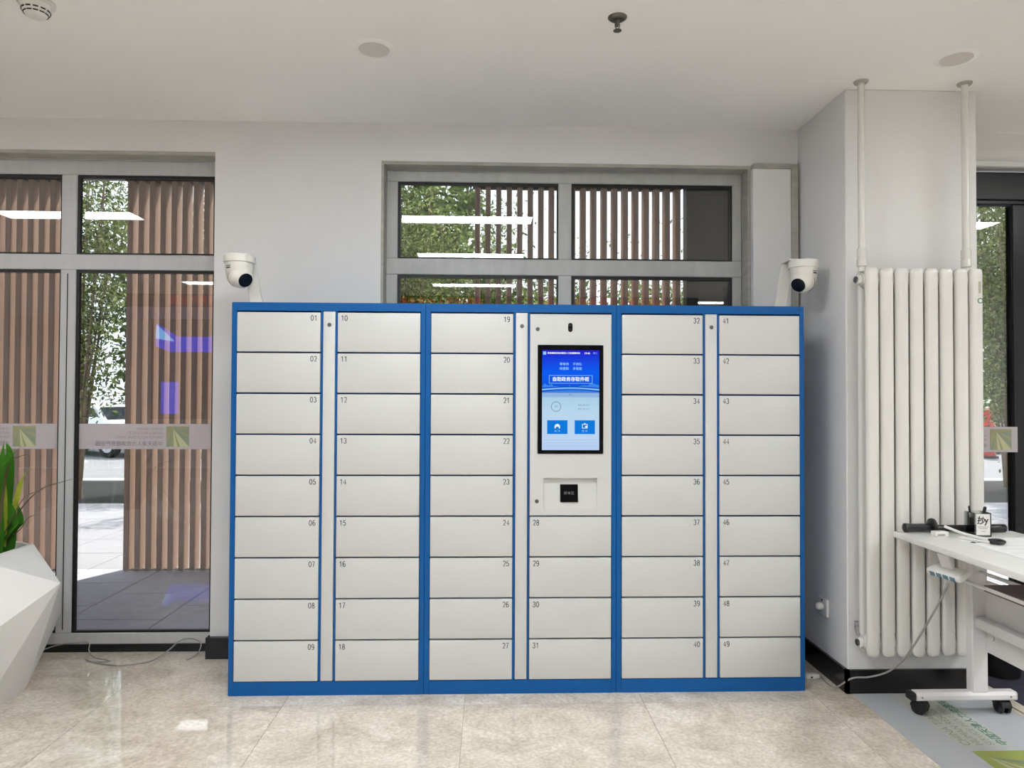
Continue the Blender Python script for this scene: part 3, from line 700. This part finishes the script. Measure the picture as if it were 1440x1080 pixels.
obj('maker_sticker', box(BM(), 7*RP+.040, 7*RP+.051, -.0012, .0, RZ1-.115, RZ1-.06), mat('sticker', C(176, 170, 150), .5), t)

# ------------------------------------------------------------------ outlet, cords
t = thing('wall_outlet', 'white socket plate with plug on the side of the column', 'outlet', (CX0, 3.60, .343))
obj('faceplate', box(BM(), -.012, 0, -.045, .045, -.045, .045, .003), M_white, t)
obj('plug', lathe(BM(), [(.018, 0), (.02, .012), (.014, .028), (.006, .034)], 14, Matrix.Translation((-.012, .006, .0)) @ Matrix.Rotation(-PI/2, 4, 'Y')), M_white, t, 40)
obj('socket_hole', box(BM(), -.0128, -.0119, .0, .012, .026, .036), M_hole, t)
t = thing('cord_connector', 'small white cord connector lying on floor beside the lockers', 'connector', (1.615, 3.545, 0))
obj('shell', box(BM(), -.028, .028, -.013, .013, 0, .026, .004), M_white, t); obj('cap', box(BM(), .028, .042, -.009, .009, .004, .022, .002), M_white, t); obj('contact', box(BM(), -.004, .006, -.0134, -.0128, .006, .014), M_gasket, t)

TZ = .800
# table: far end at Y=3.21, near end at Y=1.95
TX0, TX1, TY0, TY1 = 1.842, 2.40, 1.93, 3.205
t = thing('training_table', 'white folding training table on black casters in front of radiator', 'table', (0, 0, 0))
obj('tabletop', box(BM(), TX0, TX1, TY0, TY1, TZ-.027, TZ, .004, 2), M_table, t, 40)
for y in (3.125, 2.02):
    obj('leg', box(BM(), 2.140, 2.212, y-.022, y+.022, .105, TZ-.07, .004), M_tmet, t)
    bm = BM(); pts = [(-.027, .078), (-.022, .072), (.022, .072), (.027, .078), (.027, .095), (.016, .108), (-.016, .108), (-.027, .095)]
    prism(bm, [(y+a, b) for a, b in pts], 'x', 1.888, 2.335)
    ft = obj('foot', bm, M_tmet, t)
    for x, cap in ((1.879, 1), (2.335, 0)):
        obj('end_cap', box(BM(), 1.862 if cap else 2.335, 1.888 if cap else 2.345, y-.025, y+.025, .070, .107, .006), M_rub if cap else M_tmet, ft)
        obj('screw', cyl(BM(), (1.91 if cap else 2.31, y-.0272, .088), (1.91 if cap else 2.31, y-.0285, .088), .004, seg=8), M_chrome, ft)
    for x, a in ((1.925, .7), (2.300, 0)):
        bm = BM()
        R = Matrix.Translation((x, y+.015, .031)) @ Matrix.Rotation(a, 4, 'Z')
        for s in (-1, 1): lathe(bm, [(.012, s*.008), (.029, s*.009), (.031, s*.013), (.031, s*.020), (.027, s*.024), (.008, s*.025)], 20, R @ Matrix.Rotation(PI/2, 4, 'Y'))
        cs = obj('caster', bm, M_rub, t, 50)
        bm = BM(); q = [(.034*math.cos(i*PI/10), .003+.034*math.sin(i*PI/10)) for i in range(11)]
        prism(bm, q, 'x', -.022, .022); bmesh.ops.transform(bm, matrix=R, verts=bm.verts[:])
        cyl(bm, R @ Vector((0, 0, .03)), R @ Vector((0, 0, .044)), .008, seg=10)
        obj('caster_hood', bm, M_rub, cs, 40)
obj('crossbeam', box(BM(), 2.150, 2.200, 2.042, 3.103, .395, .440, .008, 2), M_tmet, t, 40)
obj('modesty_panel', box(BM(), 2.203, 2.216, 2.03, 3.115, .285, .60, .003), M_tmet, t)
obj('panel_knob', lathe(BM(), [(.012, 0), (.012, .008), (.006, .012)], 16, Matrix.Translation((2.2035, 3.06, .36)) @ Matrix.Rotation(-PI/2, 4, 'Y')), M_tmet, t, 40)
for y in (3.125, 2.02):
    obj('hinge_bracket', box(BM(), 2.02, 2.30, y-.02, y+.02, TZ-.072, TZ-.028, .004), M_tmet, t)
obj('fold_tube', cyl(BM(), (2.03, 2.0, TZ-.062), (2.03, 3.17, TZ-.062), .014, seg=14), M_tmet, t, 40)
obj('shelf_rail', cyl(BM(), (2.00, 2.03, .641), (2.00, 3.10, .641), .008, seg=10), M_tmet, t, 40)
obj('shelf_rail', cyl(BM(), (2.18, 2.03, .637), (2.18, 3.10, .637), .008, seg=10), M_tmet, t, 40)
obj('fold_catch', box(BM(), 1.965, 2.03, 3.09, 3.15, TZ-.06, TZ-.028, .006), M_tmet, t)
t = thing('folder', 'thick dark brown folder lying on the rack under the table', 'folder', (1.945, 2.30, .650))
obj('cover', box(BM(), 0, .23, 0, .45, 0, .004), M_fold, t); obj('cover', box(BM(), 0, .23, 0, .45, .020, .024), M_fold, t)
obj('papers', box(BM(), .004, .226, .004, .446, .004, .020), M_white, t); obj('spine', box(BM(), .226, .232, 0, .45, .004, .020), M_fold, t)
t = thing('power_strip', 'white power strip hanging under the table edge', 'power strip', (1.935, 2.955, TZ-.128))
t.rotation_euler = (0, math.radians(-22), math.radians(12))
bm = BM(); box(bm, -.034, .034, -.085, .085, -.017, .017, .013, 3); obj('body', bm, M_white, t, 50)
M_sock = mat('socket_blue_grey', C(96, 130, 150), .4)
for k in range(4): obj('socket', box(BM(), -.0348, -.0335, -.066+k*.034, -.066+k*.034+.026, -.009, .009), M_sock, t)
obj('mounting_plate', box(BM(), .002, .012, -.03, .03, .0165, .085, .003), M_tmet, t)
bm = BM(); tube(bm, smooth_pts([(1.919, 2.930, 0.632), (1.898, 2.950, 0.555), (1.876, 3.000, 0.450), (1.862, 3.080, 0.323), (1.849, 3.150, 0.229), (1.824, 3.220, 0.155), (1.775, 3.290, 0.105), (1.723, 3.345, 0.078), (1.672, 3.42, .0045), (1.664, 3.538, .011)], 8), .0042, 8)
tag(obj('extension_cable', bm, M_cord, None, 60), 'grey power cord running from power strip down to the floor connector', 'cord')

# things on the table
t = thing('rubber_baton', 'black rubber baton with round guard lying on the white table', 'baton', (0, 0, 0))
by, bz = 3.165, TZ+.0195
obj('grip', lathe(BM(), [(.016, 0), (.0205, .003), (.0205, .012), (.0185, .016), (.0185, .12), (.016, .125)], 24, Matrix.Translation((1.872, by, bz+.003)) @ Matrix.Rotation(PI/2, 4, 'Y')), M_bat, t, 40)
obj('guard', lathe(BM(), [(.017, 0), (.031, .004), (.033, .011), (.031, .018), (.017, .022)], 28, Matrix.Translation((1.990, by, bz+.0135)) @ Matrix.Rotation(PI/2, 4, 'Y')), M_bat, t, 40)
obj('shaft', lathe(BM(), [(.0155, 0), (.0155, .24), (.018, .244), (.018, .325), (.014, .330)], 24, Matrix.Translation((2.010, by, bz)) @ Matrix.Rotation(PI/2, 4, 'Y')), M_bat, t, 40)
M_acr = glassmat('clear_acrylic', (.92, .95, .95, 1), 1.6)
t = thing('pen_holder', 'clear acrylic pen holder with printed white card on the table', 'pen holder', (2.165, 3.10, TZ))
bm = BM(); a = .037
for q in ((-a, a, -a, -a+.003), (-a, a, a-.003, a), (-a, -a+.003, -a+.003, a-.003), (a-.003, a, -a+.003, a-.003)): box(bm, q[0], q[1], q[2], q[3], .003, .105)
box(bm, -a, a, -a, a, 0, .003); obj('cup', bm, M_acr, t)
cdx = obj('card', box(BM(), -.031, .031, -a-.0012, -a-.0002, .008, .100), M_white, t)
inst('lettering', textmesh('抄', .036, M_ink, 'CENTER', 1, .001), cdx, (-.010, -a-.0015, .070), (PI/2, 0.15, 0)); inst('lettering', textmesh('y', .04, M_ink, 'CENTER', 1, .001), cdx, (.014, -a-.0015, .072), (PI/2, 0, 0))
for z, w_ in ((.043, .024), (.036, .019), (.024, .009)): obj('printed_line', box(BM(), -w_, w_, -a-.0016, -a-.0012, z, z+.0022), M_cord, cdx)
def pen(p0, p1, r, m, mc, name, label):
    t = thing(name, label, 'pen', p0); p1 = Vector(p1)-Vector(p0); M_, L = along((0, 0, 0), p1)
    obj('barrel', lathe(BM(), [(r*.3, 0), (r, .012), (r, L-.03), (r*.95, L-.03)], 12, M_), m, t, 40)
    obj('cap', lathe(BM(), [(r*1.1, L-.03), (r*1.1, L-.004), (r*.6, L)], 12, M_), mc, t, 40)
pen((2.150, 3.105, TZ+.0045), (2.124, 3.095, TZ+.132), .0038, M_white, M_gasket, 'ballpoint_pen', 'white pen with black tip leaning in the acrylic holder')
pen((2.179, 3.108, TZ+.0065), (2.198, 3.095, TZ+.128), .0062, M_bat, M_gasket, 'marker_pen', 'thick black marker standing in the acrylic holder')
t = thing('document_sheet', 'white printed paper sheet lying on the table', 'paper', (2.02, 2.62, TZ+.0004))
obj('sheet', box(BM(), 0, .297, 0, .42, 0, .0006), mat('paper_white', C(236, 235, 233), .7), t)
for k in range(5): obj('printed_line', box(BM(), .03, .26, .05+k*.07, .0516+k*.07, .0006, .0007), M_cord, t)
t = thing('tape_box', 'small white paper box beside the baton', 'box', (1.985, 3.085, TZ))
obj('carton', box(BM(), -.03, .03, -.018, .018, 0, .022, .002), M_white, t); obj('label_strip', box(BM(), -.02, .012, -.0188, -.0181, .006, .012), M_cord, t)
t = thing('white_charger', 'white stick clip with dark clamp end lying on the table', 'clip', (0, 0, 0))
bm = BM(); tube(bm, [(2.010, 3.09, TZ+.042), (2.05, 3.03, TZ+.022), (2.10, 2.93, TZ+.010)], [.006, .006, .008], 10); obj('stick', bm, M_white, t, 40)
obj('arm', tube(BM(), [(2.03, 3.02, TZ+.006), (2.075, 2.94, TZ+.006), (2.10, 2.90, TZ+.008)], .005, 8), M_white, t, 40)
obj('clamp', tube(BM(), smooth_pts([(2.092, 2.93, TZ+.012), (2.125, 2.915, TZ+.016), (2.128, 2.885, TZ+.014), (2.10, 2.875, TZ+.012), (2.085, 2.905, TZ+.010)], 4), .0075, 8), M_bat, t, 40)
t = thing('key_ring', 'small dark key lying on the table near the charger', 'key', (2.035, 2.94, TZ))
obj('bow', lathe(BM(), [(.006, 0), (.010, 0), (.010, .003), (.006, .003), (.006, 0)], 14, cap=False), M_gasket, t); obj('blade', box(BM(), .009, .03, -.003, .003, 0, .002), M_chrome, t)

# floor coverings on the right
bn = thing('floor_banner', 'pale grey vinyl floor banner with green printed lettering under the table', 'banner', (0, 0, 0))
obj('sheet', box(BM(), 1.728, 2.352, 1.0, 3.352, .0004, .0024), M_matgrey, bn)
pr = obj('print_ground', box(BM(), 1.905, 2.13, 2.83, 3.34, .0024, .0026), mat('print_ground', C(190, 192, 184), .4), bn)
for k, (s, m, sz) in enumerate(((EN[0], M_txto, .052), (EN[1], M_txto, .047), (EN[2], M_txto, .040))):
    off = 2.845
    for wd_ in s.split():
        me = textmesh(wd_, sz, m, 'LEFT'); inst('lettering', me, bn, (1.945+k*.049, off, .0030), (0, 0, PI/2))
        off += max(v.co.x for v in me.vertices)+.3*sz
inst('lettering', textmesh(CN, .048, M_txtg, 'LEFT', 1, .0008), bn, (2.10, 2.845, .0030), (0, 0, PI/2))
lg = obj('logo', box(BM(), 1.925, 2.145, 2.58, 2.80, .0025, .0030), mat('logo_leaf_green', C(158, 168, 84), .5, noise=.08), bn)
for tri, m in ((((1.96, 2.75), (1.99, 2.58), (2.05, 2.58)), M_logo2), (((1.96, 2.75), (2.09, 2.58), (2.145, 2.58)), M_logo2), (((1.96, 2.75), (2.145, 2.64), (2.145, 2.70)), M_logo3)):
    bm = BM(); bm.faces.new([bm.verts.new((x, y, .0033)) for x, y in tri]); obj('logo_ray', bm, m, lg)
t = thing('entrance_mat', 'dark grey ribbed entrance mat in front of the glass door', 'mat', (0, 0, 0))
obj('pile', box(BM(), 2.44, 4.6, 2.72, 3.94, .0, .010, .003), M_matdark, t)
obj('edge_strip', box(BM(), 2.385, 2.44, 2.70, 3.86, .0, .007, .002), mat('mat_edge', C(205, 196, 178), .5), t)
t = thing('waste_bin', 'black round bin with white stripe behind the table leg', 'bin', (2.60, 3.56, .010))
obj('shell', lathe(BM(), [(.075, 0), (.085, .01), (.098, .26), (.102, .265), (.102, .28), (.094, .28), (.088, .02)], 28, cap=False), M_bin, t, 40)
obj('bottom', lathe(BM(), [(.085, .004), (.085, .012)], 28), M_bin, t)
obj('stripe', box(BM(), .058, .082, -.078, -.066, .055, .27), M_white, t)

# ------------------------------------------------------------------ left: cable, planter
bm = BM(); tube(bm, smooth_pts([(-2.62, 3.80, .004), (-2.46, 3.90, .016), (-2.36, 3.955, .045), (-2.24, 3.965, .062), (-2.17, 3.955, .062), (-2.155, 3.93, .03), (-2.11, 3.90, .004), (-2.03, 3.865, .004), (-2.00, 3.84, .004), (-2.08, 3.835, .004), (-2.14, 3.875, .004), (-2.10, 3.84, .005), (-1.98, 3.79, .004), (-1.88, 3.785, .004), (-1.78, 3.84, .006), (-1.73, 3.92, .03), (-1.68, 3.955, .072), (-1.62, 3.957, .080), (-1.565, 3.945, .06), (-1.565, 3.90, .02), (-1.60, 3.85, .005)], 8), .0035, 8)
tag(obj('network_cable', bm, M_cord, None, 60), 'thin grey cable curled on the floor below the tall glazing', 'cable')
PX, PY = -2.50, 3.325
pl = thing('faceted_planter', 'white faceted geometric planter beside the tall glazing', 'planter', (PX, PY, 0))
bm = BM()
def ring(R, z, a0, zs=None): return [bm.verts.new((R*math.cos(a0+i*PI/3), R*math.sin(a0+i*PI/3), (zs[i % 2] if zs else z))) for i in range(6)]
B0 = ring(.335, 0, PI/6); MID = ring(.545, 0, 0, (.549, .27)); RIM = ring(.358, .690, PI/6); IN = ring(.336, .690, PI/6); SO = ring(.300, .62, PI/6)
bm.faces.new(B0[::-1])
for i in range(6):
    j = (i+1) % 6
    bm.faces.new((B0[i], MID[j], MID[i])); bm.faces.new((B0[i], B0[j], MID[j]))
    bm.faces.new((MID[i], MID[j], RIM[i])); bm.faces.new((MID[j], RIM[j], RIM[i]))
    bm.faces.new((RIM[i], RIM[j], IN[j], IN[i])); bm.faces.new((IN[i], IN[j], SO[j], SO[i]))
bm.faces.new(SO)
obj('pot', bm, M_planter, pl)
bm = BM(); S2 = [bm.verts.new((.302*math.cos(PI/6+i*PI/3), .302*math.sin(PI/6+i*PI/3), .632)) for i in range(6)]; S3 = [bm.verts.new((.299*math.cos(PI/6+i*PI/3), .299*math.sin(PI/6+i*PI/3), .622)) for i in range(6)]
bm.faces.new(S2); bm.faces.new(S3[::-1])
for i in range(6): bm.faces.new((S3[i], S3[(i+1) % 6], S2[(i+1) % 6], S2[i]))
obj('soil', bm, M_soil, pl)
pt = thing('potted_plant', 'green long-leaved plant with drying tips growing in the white planter', 'plant', (PX, PY, .632))
def blade(base, pts, wmax, m):
    P = smooth_pts([Vector(base)]+[Vector(p) for p in pts], 5); n = len(P); bm = BM(); L = []; 
    for i, p in enumerate(P):
        u = i/(n-1); t_ = (P[min(i+1, n-1)]-P[max(i-1, 0)]).normalized(); s = t_.cross(Vector((0, -.45, 1))).normalized() if abs(t_.z) < .93 else t_.cross(Vector((0, -1, .2))).normalized()
        wv = wmax*(math.sin(PI*min(1, u*.9+.16))**.8)*.5+.0008
        L.append((bm.verts.new(p-s*wv), bm.verts.new(p+Vector((0, 0, -.15*wv))), bm.verts.new(p+s*wv)))
    for A, B in zip(L, L[1:]): bm.faces.new((A[0], A[1], B[1], B[0])); bm.faces.new((A[1], A[2], B[2], B[1]))
    o = obj('leaf', bm, m, pt, 180); return o
for k in range(16):
    a = random.uniform(0, 2*PI); r0 = random.uniform(.03, .16); lean = random.uniform(.08, .3); h = random.uniform(.3, .62)
    b = (r0*math.cos(a), r0*math.sin(a), 0)
    blade(b, [((r0+lean*.35)*math.cos(a), (r0+lean*.35)*math.sin(a), h*.55), ((r0+lean)*math.cos(a), (r0+lean)*math.sin(a), h)], random.uniform(.03, .05), M_leafp)
# leaves that show in the photograph (right side of the plant)
blade((0.205, 0.11, 0.0), [(0.225, 0.11, .085), (0.215, 0.11, 0.223), (0.199, 0.11, 0.424), (0.21, 0.11, 0.564)], 0.06, M_leafp)
blade((0.205, 0.14, 0.0), [(0.225, 0.14, .085), (0.207, 0.14, 0.285), (0.171, 0.14, 0.488)], 0.055, M_leafp)
blade((0.205, 0.08, 0.0), [(0.225, 0.08, .085), (0.275, 0.08, 0.178), (0.254, 0.08, 0.294)], 0.075, M_leafp)
blade((0.205, 0.12, 0.0), [(0.225, 0.12, .085), (0.282, 0.12, 0.171), (0.267, 0.12, 0.271)], 0.05, M_leafp)
blade((0.178, 0.16, 0.0), [(0.2, 0.16, 0.317), (0.204, 0.16, 0.486), (0.183, 0.16, 0.548)], 0.045, M_leafp)
blade((0.205, 0.06, 0.0), [(0.225, 0.06, .085), (0.221, 0.06, 0.33), (0.257, 0.06, 0.495), (0.277, 0.06, 0.468)], 0.05, M_leafp)
blade((0.205, 0.12, 0.0), [(0.225, 0.12, .085), (0.254, 0.12, 0.238), (0.292, 0.12, 0.382), (0.343, 0.12, 0.443)], 0.03, M_leafy)
blade((0.205, 0.09, 0.0), [(0.225, 0.09, .085), (0.227, 0.09, 0.326), (0.198, 0.09, 0.466)], 0.03, M_leafy)
blade((0.205, 0.11, 0.0), [(0.225, 0.11, .085), (0.294, 0.11, 0.239), (0.384, 0.11, 0.33), (0.456, 0.11, 0.357), (0.562, 0.11, 0.387)], 0.018, M_leafd)
blade((0.205, 0.08, 0.0), [(0.225, 0.08, .085), (0.308, 0.08, 0.145), (0.346, 0.08, 0.201), (0.405, 0.08, 0.218)], 0.017, M_leafd)
blade((0.205, 0.07, 0.0), [(0.225, 0.07, .085), (0.319, 0.07, 0.279), (0.383, 0.07, 0.322), (0.429, 0.07, 0.338)], 0.012, M_leafd)
blade((0.205, 0.05, 0.0), [(0.225, 0.05, .085), (0.265, 0.05, 0.43), (0.322, 0.05, 0.489), (0.374, 0.05, 0.496)], 0.012, M_leafd)
blade((.08, -.15, 0), [(.14, -.25, .13), (.20, -.34, .12), (.25, -.42, -.02), (.30, -.47, -.16)], .02, M_leafd)

# ------------------------------------------------------------------ ceiling fittings
t = thing('smoke_detector', 'white round smoke detector on the ceiling', 'smoke detector', (-1.735, 2.74, ZC))
obj('base', lathe(BM(), [(.052, -.016), (.0645, -.010), (.066, 0)], 36), M_white, t, 40)
bd = obj('sensor_head', lathe(BM(), [(.026, -.060), (.034, -.056), (.046, -.038), (.053, -.022), (.056, -.016)], 36), M_white, t, 50)
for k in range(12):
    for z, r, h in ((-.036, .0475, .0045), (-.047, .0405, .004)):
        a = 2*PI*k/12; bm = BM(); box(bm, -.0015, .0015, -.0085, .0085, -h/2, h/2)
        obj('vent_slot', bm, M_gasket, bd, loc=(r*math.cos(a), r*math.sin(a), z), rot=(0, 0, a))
M_dl = mat('downlight_lens', C(214, 208, 202), .6)
t0 = thing('recessed_downlight', 'round unlit downlight in ceiling above the left locker', 'downlight', (-.505, 3.055, ZC))
obj('trim_ring', lathe(BM(), [(.066, -.006), (.088, -.001), (.089, 0), (.066, 0)], 40), M_ceil, t0, 40); obj('lens', lathe(BM(), [(.066, -.0065), (.066, -.004)], 40), M_dl, t0)
dup(t0, (2.045, 3.04, ZC), 0, 'round unlit downlight in ceiling in front of the radiator')
t = thing('fire_sprinkler', 'chrome pendent fire sprinkler hanging from the ceiling', 'sprinkler', (.497, 2.765, ZC))
M_spr = mat('sprinkler_metal', C(108, 104, 94), .35, metal=.7)
obj('escutcheon', lathe(BM(), [(.018, -.012), (.024, -.012), (.037, -.003), (.038, 0)], 30), M_spr, t, 40)
obj('stem', cyl(BM(), (0, 0, -.012), (0, 0, -.036), .009, .006, 12), M_spr, t, 40)
for s in (-1, 1): obj('frame_arm', tube(BM(), smooth_pts([(s*.007, 0, -.02), (s*.009, 0, -.035), (0, 0, -.05)], 4), .002, 6), M_spr, t)
obj('deflector', lathe(BM(), [(.004, -.050), (.0165, -.052), (.0165, -.0535), (.004, -.054)], 24), M_spr, t, 40)
# panel lights of the lobby (seen mirrored in the glazing)
lp = None
for x, y in [(x, y) for x in (-3.48, -.21, 3.75) for y in (2.10, .57, -1.43, -2.98) if (x, y) != (-3.48, .57)]:
    if 1:
        if lp is None:
            lp = thing('ceiling_panel_light_offscreen', 'long white panel light in the lobby ceiling mirrored in the glazing', 'ceiling light', (x, y, ZC), 0, 'panel lights in the lobby ceiling')
            bm = BM()
            for q in ((-.58, .58, -.15, -.125), (-.58, .58, .125, .15), (-.58, -.555, -.125, .125), (.555, .58, -.125, .125)): box(bm, q[0], q[1], q[2], q[3], -.014, 0)
            obj('frame', bm, M_white, lp); obj('diffuser', box(BM(), -.5545, .5545, -.1245, .1245, -.010, -.004), M_panel_white, lp)
        else: dup(lp, (x, y, ZC))
# display wall and LED ticker behind the viewer, mirrored in the tall glazing
t = thing('video_screen_offscreen', 'tall blue video screen on the lobby wall facing the lockers', 'screen', (-5.75, YR+.001, .95))
obj('housing', box(BM(), -.82, .82, 0, .07, 0, 1.94, .01), M_bezel, t)
obj('picture', box(BM(), -.78, .78, .07, .075, .04, 1.90), emat('video_dark_blue', C(16, 20, 60), 1.0), t)
obj('picture_glow', prism(BM(), [(-.74, 1.42), (-.72, 1.86), (-.3, 1.60), (.3, 1.60), (.72, 1.86), (.74, 1.42), (.45, 1.30), (-.45, 1.30)], 'y', .0755, .0765), emat('video_blue', C(20, 50, 255), 4.0), t)
for k in (-1, 1): obj('picture_wing', prism(BM(), [(k*.36, 1.50), (k*.72, 1.84), (k*.74, 1.56)], 'y', .077, .078), emat('video_light_blue', C(110, 190, 255), 6.0), t)
obj('picture_strip', box(BM(), -.62, -.28, .0755, .0765, .1, .72), emat('video_mid_blue', C(40, 70, 255), 4.0), t)
t = thing('led_ticker_offscreen', 'long red LED ticker board hanging across the lobby ceiling', 'led sign', (-5.3, -2.45, 2.70))
obj('housing', box(BM(), 0, 8.4, -.03, .03, 0, .19, .005), M_bezel, t)
for x in (.4, 4.2, 8.0): obj('hanger', cyl(BM(), (x, 0, .19), (x, 0, ZC-2.70), .005, seg=8), M_chrome, t)
M_led = emat('led_red', (1, .02, .015, 1), 2.2)
for x in (.35, 3.1, 5.8): inst('lettering', textmesh(CN, .14, M_led, 'LEFT'), t, (x+2.1, .031, .09), BACKF)
